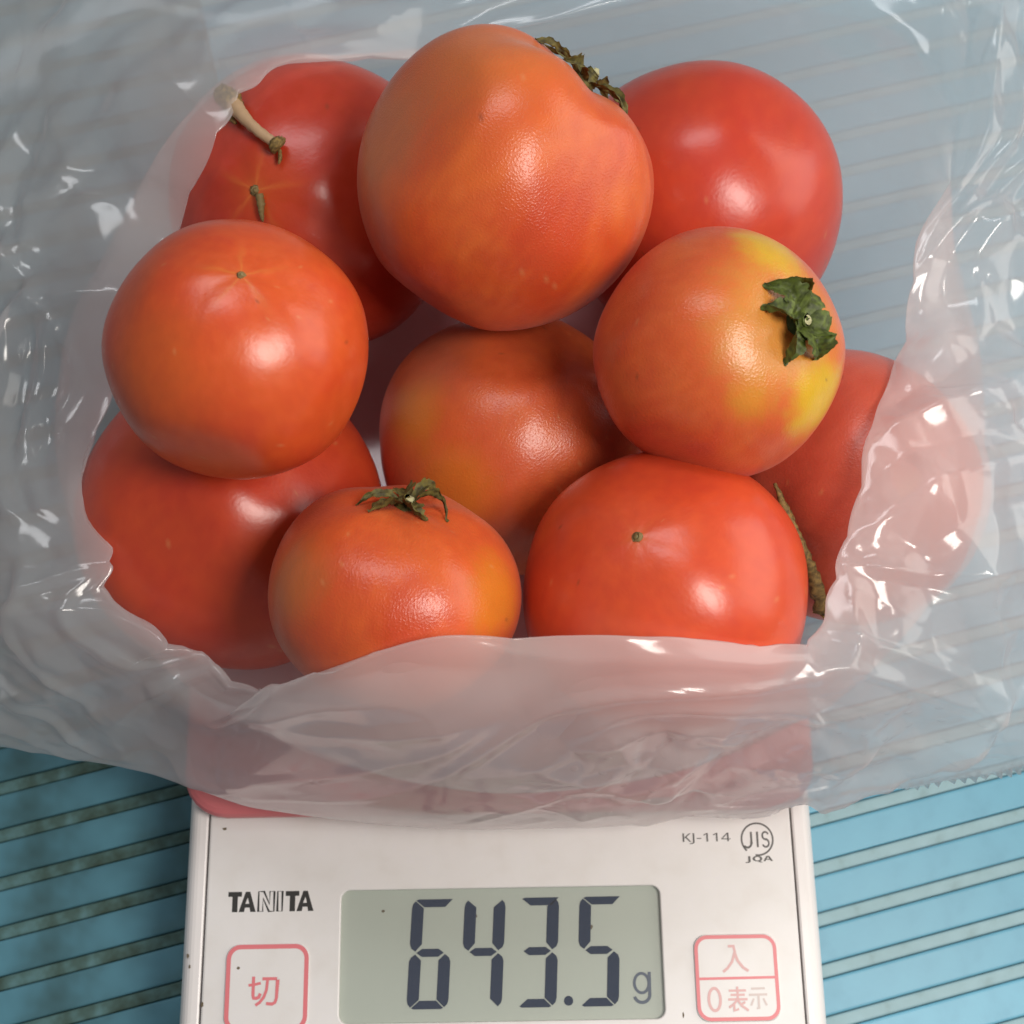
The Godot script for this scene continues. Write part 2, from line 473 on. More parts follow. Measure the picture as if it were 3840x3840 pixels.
	stroke(st, K.call([[1.1, 3.2], [1.1, 4.5], [2.0, 4.2]], o), 0.42, y2 + 0.006 * 5.0, y3 + 0.006 * 5.0)
	stroke(st, K.call([[1.9, 2.6], [2.6, 3.6], [3.9, 4.5]], o), 0.45, y2 + 0.008 * 5.0, y3 + 0.008 * 5.0)
	stroke(st, K.call([[3.3, 2.9], [2.5, 3.4]], o), 0.4, y2 + 0.05, y3 + 0.05)
	part("key_sign", st.commit(), M.pale_red, key2).set_meta("label", "pale red 0 and character")
	st = start()
	o = Vector2(48.75, 38.5)
	stroke(st, K.call([[0.5, 0.45], [3.2, 0.4]], o), 0.4, y2, y3)
	stroke(st, K.call([[0.0, 1.6], [3.6, 1.55]], o), 0.42, y2, y3)
	stroke(st, K.call([[1.85, 1.7], [1.85, 4.2], [1.4, 4.1]], o), 0.42, y2 + 0.002 * 5.0, y3 + 0.002 * 5.0)
	stroke(st, K.call([[0.9, 2.3], [0.3, 3.6]], o), 0.38, y2, y3)
	stroke(st, K.call([[2.8, 2.3], [3.4, 3.6]], o), 0.38, y2, y3)
	part("key_sign", st.commit(), M.faint_red, key2).set_meta("label", "nearly worn away printed character")
	# grime specks on the white top
	for s in [[-56.6, 6.2, 0.55, 0.35, 28.0], [-59.4, 40.2, 0.3, 0.5, 28.0], [35.6, 43.6, 0.18, 0.7, 28.0], [-52.5, 33.4, 0.35, 0.3, 28.46], [17.9, 26.6, 0.55, 0.5, 26.76], [-24.0, 22.9, 0.4, 0.35, 26.76], [-5.2, 24.2, 0.45, 0.35, 26.76], [-62.8, 31.0, 0.25, 0.5, 27.82], [-62.3, 33.0, 0.2, 0.4, 27.82]]:
		st = start()
		var rng := RandomNumberGenerator.new(); rng.seed = int(s[0] * 10 + 999)
		var pts := PackedVector2Array()
		for k in 11:
			var a := TAU * k / 11; var r := rng.randf_range(0.65, 1.15)
			pts.append(Vector2(s[0] + cos(a) * s[2] * r, s[1] + sin(a) * s[3] * r))
		prism(st, pts, s[4], s[4] + 0.02)
		part("grime_speck", st.commit(), M.stain, t)
	# platform and what carries it
	var fr := []
	for p in [[29.2, 2.0], [29.6, 0.8], [31.0, 0.0], [32.6, 0.1], [33.4, 0.6], [33.9, 1.5], [34.0, 2.6]]:
		fr.append(ring_of(0, -67.0, 64.4 - p[1], 71.4 - p[1], 9.0 - p[1], p[0]))
	part("platform", loft(fr, true, true), M.pink, t)
	part("platform_post", slab(0, -67, 14, 14, 5, 26.5, 29.4, 0.1), M.rim, t)
	for x in [-52, 52]:
		for z in [-128, 44]:
			part("foot", slab(x, z, 6, 6, 5.8, 0.02, 4.2, 0.2), M.grey_ink, t)

# ---------------------------------------------------------------- tomatoes
# centre, radius; stem: direction of the stem end seen from the camera (right, up, towards the lens)
var TOMATOES := [
	{"id": "A", "flats": [[Vector3(-0.66, 0.45, 0.60), 0.86], [Vector3(0.60, -0.05, 0.80), 0.90], [Vector3(-0.55, -0.80, 0.2), 0.93]], "at": Vector3(-1.1, 99.2, -136.7), "r": 26.9, "stem": Vector3(0.62, 0.78, 0.06), "sq": 0.99, "dip": 0.19, "dw": 0.50, "tip": 0.03, "lob": 5, "la": 0.026, "ph": 0.6, "pit": true, "seed": 1,
		"base": Color(0.567, 0.078, 0.024), "to": Color(0.634, 0.143, 0.028), "amt": 0.45, "patches": [[Vector3(-0.1, 0.85, 0.5), 0.75, Color(0.64, 0.17, 0.04), 0.75], [Vector3(-0.85, 0.3, 0.4), 0.6, Color(0.50, 0.17, 0.06), 0.6], [Vector3(0.3, -0.4, 0.85), 0.7, Color(0.50, 0.05, 0.014), 0.8]],
		"label": "large orange red tomato topmost at the back, dry olive calyx on its upper right shoulder"},
	{"id": "B", "flats": [[Vector3(0.45, 0.15, 0.88), 0.92]], "at": Vector3(-41.4, 64.8, -152.2), "r": 29.7, "stem": Vector3(0.37, -0.09, -0.92), "sq": 0.95, "dip": 0.1, "dw": 0.5, "tip": 0.02, "lob": 5, "la": 0.012, "ph": 0.2, "pit": false, "seed": 2, "scar": 1.1, "star": 0.45,
		"base": Color(0.453, 0.035, 0.019), "to": Color(0.499, 0.055, 0.021), "amt": 0.5, "patches": [[Vector3(-0.30, 0.1, 0.9), 0.35, Color(0.5, 0.07, 0.015), 0.5]],
		"label": "deep red tomato at the upper left with a brown scar, under the tan stalk piece"},
	{"id": "C", "flats": [[Vector3(0.55, 0.55, 0.6), 0.95]], "at": Vector3(39.3, 64.2, -152.7), "r": 29.0, "stem": Vector3(0.25, 0.5, -0.83), "sq": 0.95, "dip": 0.1, "dw": 0.5, "tip": 0.02, "lob": 4, "la": 0.008, "ph": 0.0, "pit": false, "seed": 3,
		"base": Color(0.499, 0.042, 0.024), "to": Color(0.544, 0.065, 0.025), "amt": 0.5, "patches": [],
		"label": "smooth plain red tomato at the upper right behind the yellow shouldered one"},
	{"id": "D", "flats": [[Vector3(-0.25, -0.85, 0.45), 0.91], [Vector3(0.80, -0.45, 0.4), 0.92], [Vector3(-0.85, 0.35, 0.4), 0.94]], "at": Vector3(-44.9, 111.6, -97.7), "r": 21.5, "stem": Vector3(-0.02, -0.56, -0.83), "sq": 0.96, "dip": 0.1, "dw": 0.5, "tip": -0.015, "lob": 5, "la": 0.014, "ph": 1.1, "pit": false, "seed": 4, "scar": 0.7, "star": 0.75,
		"base": Color(0.567, 0.059, 0.021), "to": Color(0.600, 0.101, 0.024), "amt": 0.55, "patches": [[Vector3(-0.6, -0.1, 0.75), 0.6, Color(0.54, 0.11, 0.018), 0.5]],
		"label": "orange red tomato on top at the left, pale star round its small blossom scar"},
	{"id": "E", "flats": [[Vector3(-0.35, -0.80, 0.45), 0.93], [Vector3(-0.75, 0.5, 0.4), 0.94]], "at": Vector3(35.6, 99.4, -102.6), "r": 21.6, "stem": Vector3(0.64, 0.25, 0.72), "sq": 0.97, "dip": 0.06, "dw": 0.4, "tip": 0.02, "lob": 4, "la": 0.01, "ph": 0.4, "pit": true, "seed": 5,
		"base": Color(0.567, 0.069, 0.024), "to": Color(0.612, 0.139, 0.031), "amt": 0.35, "patches": [[Vector3(0.55, 0.25, 0.8), 0.95, Color(0.60, 0.235, 0.045), 1.0], [Vector3(0.40, 0.80, 0.4), 0.42, Color(0.62, 0.38, 0.03), 0.9], [Vector3(0.82, -0.35, 0.45), 0.5, Color(0.62, 0.37, 0.012), 1.0], [Vector3(0.25, -0.35, 0.9), 0.28, Color(0.6, 0.29, 0.02), 0.55]],
		"label": "tomato with yellow shoulder and fresh green calyx at the right of the pile"},
	{"id": "F", "flats": [[Vector3(0.15, 0.70, 0.70), 0.91], [Vector3(0.75, -0.25, 0.6), 0.92]], "at": Vector3(-0.1, 61.4, -100.9), "r": 26.4, "stem": Vector3(-0.35, -0.5, -0.75), "sq": 0.95, "dip": 0.1, "dw": 0.5, "tip": 0.03, "lob": 5, "la": 0.02, "ph": 0.9, "pit": true, "seed": 6,
		"base": Color(0.521, 0.073, 0.025), "to": Color(0.567, 0.116, 0.031), "amt": 0.6, "patches": [[Vector3(-0.72, 0.20, 0.66), 0.40, Color(0.58, 0.19, 0.02), 0.75], [Vector3(-0.40, -0.30, 0.85), 0.40, Color(0.60, 0.17, 0.02), 0.7], [Vector3(-0.5, 0.65, 0.5), 0.5, Color(0.46, 0.12, 0.05), 0.5], [Vector3(0.6, 0.0, 0.8), 0.6, Color(0.45, 0.075, 0.03), 0.6]],
		"label": "orange tomato with yellow blotches in the middle, below all its neighbours"},
	{"id": "G", "flats": [[Vector3(0.35, 0.45, 0.82), 0.90], [Vector3(-0.4, -0.2, 0.9), 0.92]], "at": Vector3(-53.8, 64.4, -84.4), "r": 29.3, "stem": Vector3(-0.3, -0.45, -0.85), "sq": 0.96, "dip": 0.1, "dw": 0.5, "tip": 0.045, "lob": 4, "la": 0.02, "ph": 0.7, "pit": false, "seed": 7,
		"base": Color(0.487, 0.042, 0.020), "to": Color(0.533, 0.069, 0.022), "amt": 0.5, "patches": [],
		"label": "large red tomato at the lower left, partly under the starred one"},
	{"id": "H", "at": Vector3(-20.0, 91.9, -61.6), "r": 21.3, "stem": Vector3(0.13, 0.88, 0.46), "sq": 0.86, "dip": 0.10, "dw": 0.5, "tip": 0.0, "lob": 5, "la": 0.016, "ph": 0.3, "pit": true, "seed": 8,
		"base": Color(0.533, 0.069, 0.020), "to": Color(0.589, 0.110, 0.024), "amt": 0.5, "patches": [[Vector3(0.80, 0.0, 0.6), 0.5, Color(0.57, 0.165, 0.012), 0.9], [Vector3(-0.75, 0.15, 0.6), 0.45, Color(0.48, 0.14, 0.035), 0.7], [Vector3(0.1, -0.2, 0.95), 0.4, Color(0.46, 0.04, 0.012), 0.6]],
		"label": "orange red tomato at the front, dried olive calyx on top"},
	{"id": "I", "flats": [[Vector3(0.0, 0.80, 0.60), 0.92]], "at": Vector3(26.7, 83.6, -64.5), "r": 25.0, "stem": Vector3(0.18, -0.36, -0.90), "sq": 0.95, "dip": 0.1, "dw": 0.5, "tip": -0.01, "lob": 4, "la": 0.008, "ph": 0.5, "pit": false, "seed": 9, "scar": 0.9, "star": 0.12,
		"base": Color(0.567, 0.059, 0.025), "to": Color(0.600, 0.084, 0.027), "amt": 0.5, "patches": [],
		"label": "smooth bright red tomato at the front right with a tiny pale blossom scar"},
	{"id": "J", "flats": [[Vector3(-0.3, 0.5, 0.8), 0.93]], "at": Vector3(64.9, 62.2, -91.1), "r": 26.9, "stem": Vector3(-0.62, -0.28, 0.60), "sq": 0.92, "dip": 0.1, "dw": 0.5, "tip": 0.02, "lob": 5, "la": 0.02, "ph": 0.5, "pit": true, "seed": 10,
		"base": Color(0.50, 0.070, 0.038), "to": Color(0.54, 0.105, 0.058), "amt": 0.5, "patches": [],
		"label": "dull red tomato at the far right, half covered by the bag"},
]

func radius_at(d: Dictionary, v: Vector3) -> float:
	# local, y towards the stem end
	var t := acos(clampf(v.y, -1, 1))
	var phi := atan2(v.z, v.x)
	var r: float = d.r
	r *= 1.0 - d.dip * exp(-pow(t / d.dw, 2.0)) + d.dip * 0.12 * exp(-pow((t - d.dw * 1.9) / 0.5, 2.0))
	r *= 1.0 + d.tip * exp(-pow((PI - t) / 0.55, 2.0))
	r *= 1.0 + d.la * cos(d.lob * phi + d.ph) * (0.45 + 0.55 * exp(-pow((t - 0.75) / 0.7, 2.0))) * smoothstep(0.0, 0.35, t) * smoothstep(0.0, 0.4, PI - t)
	r *= 1.0 + 0.006 * cos((d.lob + 2) * phi - 2.0 * d.ph) * sin(t)
	var sq: float = d.sq
	return r / sqrt(1.0 - v.y * v.y + v.y * v.y / (sq * sq))

func make_tomato(d: Dictionary) -> void:
	var stem: Vector3 = cam_dir(d.stem, d.at)
	var b := Basis(Quaternion(Vector3.UP, stem))
	var t := thing("tomato", d.label, "tomato", d.at, b, "tomatoes in the plastic bag")
	d.basis = b
	var fn := FastNoiseLite.new(); fn.seed = 100 + d.seed; fn.frequency = 1.0; fn.fractal_octaves = 3
	var fine := FastNoiseLite.new(); fine.seed = 200 + d.seed; fine.frequency = 1.0; fine.fractal_octaves = 2
	var nu := 150; var nv := 104
	var P := PackedVector3Array(); var C := PackedColorArray()
	P.resize(nu * nv); C.resize(nu * nv)
	var dirs := []
	for p in d.patches: dirs.append(b.inverse() * cam_dir(p[0], d.at))
	var flats := []      # faces pressed flat by a neighbour, or grown that way
	for f in d.get("flats", []): flats.append([b.inverse() * cam_dir(f[0], d.at), f[1]])
	var star: float = d.get("star", 0.0)
	var base: Color = d.base
	var to: Color = d.to
	for j in nv:
		var th := PI * j / (nv - 1.0)
		for i in nu:
			var ph := -TAU * i / nu
			var v := Vector3(sin(th) * cos(ph), cos(th), sin(th) * sin(ph))
			var k := j * nu + i
			P[k] = v * radius_at(d, v) * (1.0 + 0.004 * fn.get_noise_3dv(v * 1.6))
			for f in flats:
				var over: float = P[k].dot(f[0]) - f[1] * d.r
				var soft: float = 0.5 * (over + sqrt(over * over + 1.6))
				if over > -6.0: P[k] -= f[0] * (soft - 0.03) * 0.72
			var n1 := fn.get_noise_3dv(v * 1.3 + Vector3(7, 0, 0))
			var n2 := fine.get_noise_3d(v.x * 9.0, v.y * 3.0, v.z * 9.0)
			var c := base.lerp(to, clampf(d.amt + n1 * 0.55 + n2 * 0.16, 0, 1))
			for q in d.patches.size():
				var p: Array = d.patches[q]
				var ang := v.angle_to(dirs[q]) / float(p[1]) + n1 * 0.25 + n2 * 0.14
				c = c.lerp(p[2], float(p[3]) * (1.0 - smoothstep(0.25, 1.0, ang)))
			if star > 0.0:
				var s := PI - th
				var rays := pow(absf(cos(2.5 * ph + d.ph + 0.25 * n2)), 26.0)
				c = c.lerp(Color(0.60, 0.16, 0.035), star * rays * exp(-pow(s / (0.26 + 0.12 * n1), 2.0)) * smoothstep(0.0, 0.03, s) + 0.5 * exp(-pow(s / 0.07, 2.0)))
			# tiny pale and dark flecks in the skin
			var fl := fine.get_noise_3dv(v * 26.0 + Vector3(3, 5, 1))
			if fl > 0.74: c = c.lerp(Color(0.62, 0.30, 0.12), 0.3)
			elif fl < -0.80: c = c.lerp(Color(0.16, 0.05, 0.02), 0.5)
			C[k] = c * (1.0 + 0.06 * n2)
			C[k].a = 1.0
	part("skin", grid(P, nu, nv, true, C), M.pitted if d.pit else M.skin, t)
	if d.has("scar"):
		var v := Vector3(0, -1, 0)
		var r0 := radius_at(d, v)
		var s: float = d.scar
		var o := part("blossom_scar", tube([Vector3(0, -r0 + 0.5, 0), Vector3(0.05, -r0 - 0.05, 0), Vector3(0.1, -r0 - 0.28, 0.05), Vector3(0.1, -r0 - 0.3, 0.05)], [s, s * 0.95, s * 0.55, s * 0.2], 11, 0.22, d.seed), M.scar, t)
		part("scar_centre", tube([Vector3(0.1, -r0 - 0.1, 0), Vector3(0.12, -r0 - 0.36, 0.05), Vector3(0.15, -r0 - 0.44, 0.05)], [s * 0.3, s * 0.26, s * 0.1], 8, 0.2, d.seed), M.cut, o)
	match d.id:
		"E": calyx(t, d, [[0.2, 6.6, 4.6, 3.2, -2.2, 0.5], [1.15, 7.0, 5.0, 3.4, -1.8, -0.4], [2.1, 7.6, 4.6, 2.4, -2.2, 0.7], [3.2, 7.0, 4.4, 2.8, -1.4, -0.6], [4.1, 8.0, 4.6, 2.6, -2.0, 0.5], [5.2, 7.6, 5.0, 2.4, -1.6, -0.5]], M.green, 1.5, 2.3, 51)
		"H": calyx(t, d, [[0.3, 8.5, 2.4, 3.6, -2.6, 0.8], [1.4, 7.0, 4.2, 1.1, -0.8, 0.4], [2.6, 8.5, 4.0, 0.9, -0.7, -0.4], [3.3, 9.5, 1.6, 1.4, -1.0, 0.6], [4.4, 7.0, 4.4, 1.0, -0.8, 0.35], [5.5, 8.8, 2.4, 3.0, -2.2, -0.9]], M.olive, 1.5, 1.5, 52)
		"A": calyx(t, d, [[0.2, 10.5, 3.0, 1.8, -0.8, 0.8], [1.2, 11.0, 2.6, 1.6, -0.8, -0.6], [2.3, 10.0, 3.0, 2.0, -0.6, 0.7], [3.4, 11.5, 2.6, 1.7, -0.9, -0.7], [4.4, 12.5, 2.2, 1.9, -0.6, 0.6], [5.5, 11.0, 2.6, 2.6, -0.8, 0.9]], M.olive, 1.8, 3.4, 53)
		"J":
			var path := [Vector3(-17.32, 20.30, 6.24), Vector3(-15.76, 19.84, 10.43), Vector3(-13.59, 18.46, 15.01), Vector3(-11.35, 15.88, 19.23), Vector3(-9.20, 11.64, 23.04), Vector3(-6.93, 5.43, 25.95)]
			part("corky_scar", tube(path.map(func(p): return b.inverse() * (p * 1.005)), [0.3, 0.7, 0.8, 0.95, 1.2, 1.5], 9, 0.35, 81), M.straw, t)
		"B":
			var path := [Vector3(-5.89, 26.3, 12.8), Vector3(-5.75, 25.4, 14.5), Vector3(-5.62, 24.4, 16.2), Vector3(-5.48, 23.6, 17.2)]
			part("split", tube(path.map(func(p): return b.inverse() * (p * 1.0)), [0.75, 0.8, 0.5, 0.15], 8, 0.2, 82), M.scar, t)

func calyx(t: Node3D, d: Dictionary, sepals: Array, m: Material, hub_r: float, hub_h: float, seed_: int) -> void:
	# hub with curled, creased sepals: angle, length, width, rise, fall at the tip, twist
	var rng := RandomNumberGenerator.new(); rng.seed = seed_
	var shrivel := FastNoiseLite.new(); shrivel.seed = seed_; shrivel.frequency = 1.0; shrivel.fractal_octaves = 2
	var r0 := radius_at(d, Vector3.UP)
	var hub := part("calyx", tube([Vector3(0, r0 - 0.6, 0), Vector3(0, r0 + 0.5, 0), Vector3(0.15, r0 + hub_h * 0.7, 0.1), Vector3(0.3, r0 + hub_h, 0.2)], [hub_r * 1.9, hub_r * 1.3, hub_r * 0.8, hub_r * 0.7], 12, 0.12, seed_), m, t)
	part("cut_stalk", tube([Vector3(0.25, r0 + hub_h * 0.85, 0.15), Vector3(0.3, r0 + hub_h + 0.12, 0.2), Vector3(0.3, r0 + hub_h + 0.2, 0.2)], [hub_r * 0.62, hub_r * 0.55, hub_r * 0.2], 10, 0.08, seed_ + 1), M.cut, hub)
	for s in sepals:
		var nl := 30; var nw := 11
		var P := PackedVector3Array()
		var ang: float = s[0]; var bend: float = rng.randf_range(-0.5, 0.5)
		for j in nl:
			var f := j / (nl - 1.0)
			var dist: float = hub_r * 0.6 + s[1] * f
			var a := ang + bend * f * f
			var wd: float = s[2] * (pow(sin(PI * clampf(f * 0.86 + 0.14, 0, 1)), 0.7) * (1.0 - 0.35 * f) + 0.06)
			wd *= 1.0 + 0.35 * shrivel.get_noise_2d(f * 6.0, ang * 7.0)
			var lift: float = 0.55 + s[3] * sin(PI * minf(f * 1.05, 1.0)) * (1.0 - 0.2 * f) + s[4] * f * f * 0.35
			var tw: float = s[5] * f * 1.7
			for i in nw:
				var g := i / (nw - 1.0) * 2.0 - 1.0
				var across := g * wd * 0.5
				var fold := (absf(g) - 0.5) * wd * 0.42 * (0.4 + f) + sin(f * 9.0 + g * 3.0 + ang * 5.0) * 0.16 + 0.6 * shrivel.get_noise_3d(f * 5.0, g * 1.6, ang * 9.0)
				var off_s := across * cos(tw) - fold * sin(tw)
				var off_u := across * sin(tw) + fold * cos(tw)
				var flat := Vector2(cos(a) * dist - sin(a) * off_s, sin(a) * dist + cos(a) * off_s)
				var rho: float = flat.length() / d.r
				var v := Vector3(flat.x / d.r, 0, flat.y / d.r)
				v = (v.normalized() * sin(rho) + Vector3.UP * cos(rho)) if rho > 1e-5 else Vector3.UP
				P.append(v * (radius_at(d, v) + maxf(lift + off_u, 0.12)))
		part("sepal", grid(P, nw, nl, false), m, hub)

func build_tomatoes() -> void:
	for d in TOMATOES: make_tomato(d)
	# broken stalk lying on the upper left tomato: knobbly at one end, a ring at the other
	var t := thing("stem_piece", "dry tan piece of stalk lying across the deep red tomato at the upper left", "stem", Vector3(-47.4, 93.8, -150.6))
	part("stalk", tube([Vector3(-7.2, -1.9, -9.2), Vector3(-5.2, -0.2, -6.2), Vector3(-2.6, 1.0, -2.4), Vector3(0.4, 1.5, 0.8), Vector3(3.4, 1.5, 3.1)], [1.3, 1.65, 1.2, 1.0, 0.95], 12, 0.09, 71), M.tan, t)
	part("broken_end", tube([Vector3(-9.2, -4.2, -12.0), Vector3(-8.0, -2.5, -10.2), Vector3(-6.2, -0.9, -7.8), Vector3(-4.8, -0.1, -5.6)], [0.8, 1.9, 2.1, 1.2], 11, 0.25, 72), M.straw, t)
	part("bract", tube([Vector3(-7.6, -2.0, -7.0), Vector3(-6.2, -1.4, -4.6), Vector3(-4.8, -1.2, -3.0)], [0.5, 0.75, 0.2], 7, 0.2, 74), M.straw, t)
	part("ring_end", tube([Vector3(2.9, 1.4, 2.7), Vector3(3.5, 1.4, 3.2), Vector3(4.1, 1.2, 3.6), Vector3(4.3, 1.1, 3.75)], [1.0, 1.75, 1.8, 0.9], 12, 0.14, 73), M.straw, t)
	part("bent_bit", tube([Vector3(4.0, 0.6, 3.8), Vector3(4.1, 0.2, 5.4), Vector3(3.8, -0.3, 6.4)], [0.35, 0.4, 0.12], 6, 0.2, 75), M.straw, t)

# ---------------------------------------------------------------- the bag
# the opening's edge, the hem of the turned-down cuff, and how far the cuff bulges between them
func stations() -> Array:
	var V := func(x, y, z): return Vector3(x, y, z)
	return [
		[V.call(-39.4,91.0,-169.4), V.call(-68.0,50.0,-248.7), 6],
		[V.call(-50.0,94.5,-161.8), V.call(-104.2,50.0,-255.0), 6],
		[V.call(-56.1,94.0,-149.3), V.call(-135.9,50.0,-233.3), 7],
		[V.call(-66.0,80.0,-137.3), V.call(-148.7,48.0,-195.1), 8],
		[V.call(-71.9,84.0,-121.6), V.call(-149.1,46.0,-159.2), 8],
		[V.call(-75.7,80.0,-101.7), V.call(-144.8,44.0,-124.2), 8],
		[V.call(-77.7,83.5,-79.5), V.call(-138.9,42.0,-93.5), 8],
		[V.call(-70.5,86.5,-70.1), V.call(-130.8,42.0,-68.4), 9],
		[V.call(-71.2,86.0,-62.2), V.call(-114.1,42.0,-47.7), 10],
		[V.call(-61.2,84.0,-55.3), V.call(-91.6,44.0,-41.3), 8],
		[V.call(-54.5,82.0,-52.0), V.call(-75.7,44.0,-38.8), 7],
		[V.call(-43.3,84.0,-46.7), V.call(-62.9,44.0,-35.5), 6],
		[V.call(-30.7,103.0,-45.6), V.call(-48.2,44.0,-31.0), 8],
		[V.call(-13.5,112.0,-48.6), V.call(-21.4,42.0,-28.2), 10],
		[V.call(2.8,111.0,-49.6), V.call(3.5,42.0,-27.7), 10],
		[V.call(23.4,109.0,-49.8), V.call(24.3,42.0,-28.6), 10],
		[V.call(44.4,98.0,-51.2), V.call(47.2,42.0,-31.0), 10],
		[V.call(51.1,94.0,-54.1), V.call(70.0,44.0,-34.9), 12],
		[V.call(54.6,93.0,-64.2), V.call(103.8,44.0,-40.4), 12],
		[V.call(58.9,93.0,-76.5), V.call(122.2,46.0,-58.7), 12],
		[V.call(64.7,91.0,-94.0), V.call(132.4,48.0,-91.5), 10],
		[V.call(74.1,80.0,-114.7), V.call(136.9,50.0,-128.9), 10],
		[V.call(77.5,84.0,-130.5), V.call(142.6,50.0,-168.9), 8],
		[V.call(88.3,84.0,-157.3), V.call(147.3,50.0,-218.2), 7],
		[V.call(83.8,82.0,-187.4), V.call(132.0,50.0,-255.0), 6],
		[V.call(53.3,80.0,-196.9), V.call(68.8,50.0,-264.7), 6],
		[V.call(17.0,78.0,-194.5), V.call(17.3,50.0,-264.7), 6],
		[V.call(-16.0,76.0,-182.9), V.call(-29.0,50.0,-261.4), 6],
	]

func spline(p0: Vector3, p1: Vector3, p2: Vector3, p3: Vector3, t: float) -> Vector3:
	return p1.cubic_interpolate(p2, p0, p3, t)

func tri(x: float) -> float:
	return absf(x - floorf(x) - 0.5) * 4.0 - 1.0

func build_bag() -> void:
	var S := stations()
	var ns := S.size()
	var nt := 980
	var rows_of := [6, 8, 12, 20, 30, 44, 44, 14, 10, 8]
	# rings of knots, from under the tomatoes up the wall, over the edge, down to the hem
	var K := []
	for k in ns:
		var e: Vector3 = S[k][0]
		var h: Vector3 = S[k][1]
		var bulge: float = S[k][2]
		var a := atan2(e.z + 112.0, e.x - 2.0)
		var ell := Vector3(2.0 + 92.0 * cos(a), 0, -112.0 + 79.0 * sin(a))
		var inner := Vector3(2.0 + (ell.x - 2.0) * 0.15, 34.3, -112.0 + (ell.z + 112.0) * 0.15)
		var foot := Vector3(2.0 + (ell.x - 2.0) * 0.66, 34.6, -112.0 + (ell.z + 112.0) * 0.66)
		var wall := Vector3(ell.x, 56.0, ell.z)
		var high := wall.lerp(e, 0.6)
		high.y = lerpf(56.0, e.y, 0.72)
		if Vector2(e.x - 2.0, e.z + 112.0).length() < Vector2(ell.x - 2.0, ell.z + 112.0).length():
			high = wall.lerp(e, 0.35); high.y = lerpf(56.0, e.y, 0.75)
		var out := Vector3(h.x - e.x, 0, h.z - e.z).normalized()
		var c1 := e.lerp(h, 0.28) + Vector3(0, bulge * 0.9, 0) + out * bulge * 0.35
		var c2 := e.lerp(h, 0.66) + Vector3(0, bulge * 0.35, 0) + out * bulge * 0.55
		var u1 := h.lerp(wall, 0.28) + Vector3(0, -h.y + (40.0 if e.z > -60.0 else 30.0), 0)
		u1.y = 39.0 if e.z > -60.0 else 28.0
		var u2 := h.lerp(wall, 0.95)
		u2.y = 33.0
		var u3 := foot * Vector3(1, 0, 1) + Vector3(0, 34.2, 0)
		K.append([inner, foot, wall, high, e, c1, c2, h, u1, u2, u3])
	var nk := 11
	var nv := 1
	for r in rows_of: nv += r
	# splines round each ring
	var ring := []
	for q in nk:
		var R := PackedVector3Array()
		R.resize(nt)
		for i in nt:
			var f := float(i) / nt * ns
			var k := int(f)
			R[i] = spline(K[(k + ns - 1) % ns][q], K[k][q], K[(k + 1) % ns][q], K[(k + 2) % ns][q], f - k)
		if q == 4:
			# the lip is not a clean line: small tucks and notches in it
			var lip := FastNoiseLite.new(); lip.seed = 61; lip.frequency = 1.0; lip.fractal_octaves = 1
			for i in nt:
				var a := TAU * i / nt
				var st := float(i) / nt * ns
				var v := (1.0 - absf(lip.get_noise_2d(cos(a) * 3.0, sin(a) * 3.0)) * 4.0) * 0.7 + 0.25 * lip.get_noise_2d(cos(a) * 9.0, sin(a) * 9.0)
				v *= 1.0 - 0.7 * exp(-pow((st - 14.0) / 1.8, 2.0)) - 0.25 * exp(-pow((st - 18.5) / 1.6, 2.0))
				var away := Vector3(R[i].x - 2.0, 0, R[i].z + 112.0).normalized()
				R[i] += away * v * 0.9 + Vector3(0, v * 0.35, 0)
		ring.append(R)
	var B := PackedVector3Array(); B.resize(nt * nv)
	var SV := PackedFloat32Array(); SV.resize(nv)
	var j := 0
	for q in nk - 1:
		for r in rows_of[q] + (1 if q == nk - 2 else 0):
			var f: float = float(r) / float(rows_of[q])
			SV[j] = q + f
			for i in nt:
				B[j * nt + i] = spline(ring[maxi(q - 1, 0)][i], ring[q][i], ring[q + 1][i], ring[mini(q + 2, nk - 1)][i], f)
			j += 1
	# keep the film outside the tomatoes
	var cen := []
	for d in TOMATOES: cen.append([d.at, d.r + 0.7])
	for k in B.size():
		for c in cen:
			var v: Vector3 = B[k] - c[0]
			if absf(v.x) < c[1] and absf(v.z) < c[1] and v.length_squared() < c[1] * c[1]:
				B[k] = c[0] + v.normalized() * c[1]
	var n1 := FastNoiseLite.new(); n1.seed = 41; n1.frequency = 1.0; n1.fractal_octaves = 1
	var n2 := FastNoiseLite.new(); n2.seed = 42; n2.frequency = 1.0; n2.fractal_octaves = 1
	var rng := RandomNumberGenerator.new(); rng.seed = 17
	var waves := []
	for w in 8:
		var d := Vector3(rng.randfn(), rng.randfn() * 0.6, rng.randfn()).normalized()
		waves.append([d, rng.randf_range(12.0, 34.0) if w < 5 else rng.randf_range(5.0, 8.0), rng.randf(), 0.055 if w < 5 else 0.04, 0.022 if w < 5 else 0.05])
	var P := PackedVector3Array(); P.resize(B.size())
	var UV := PackedVector2Array(); UV.resize(B.size())
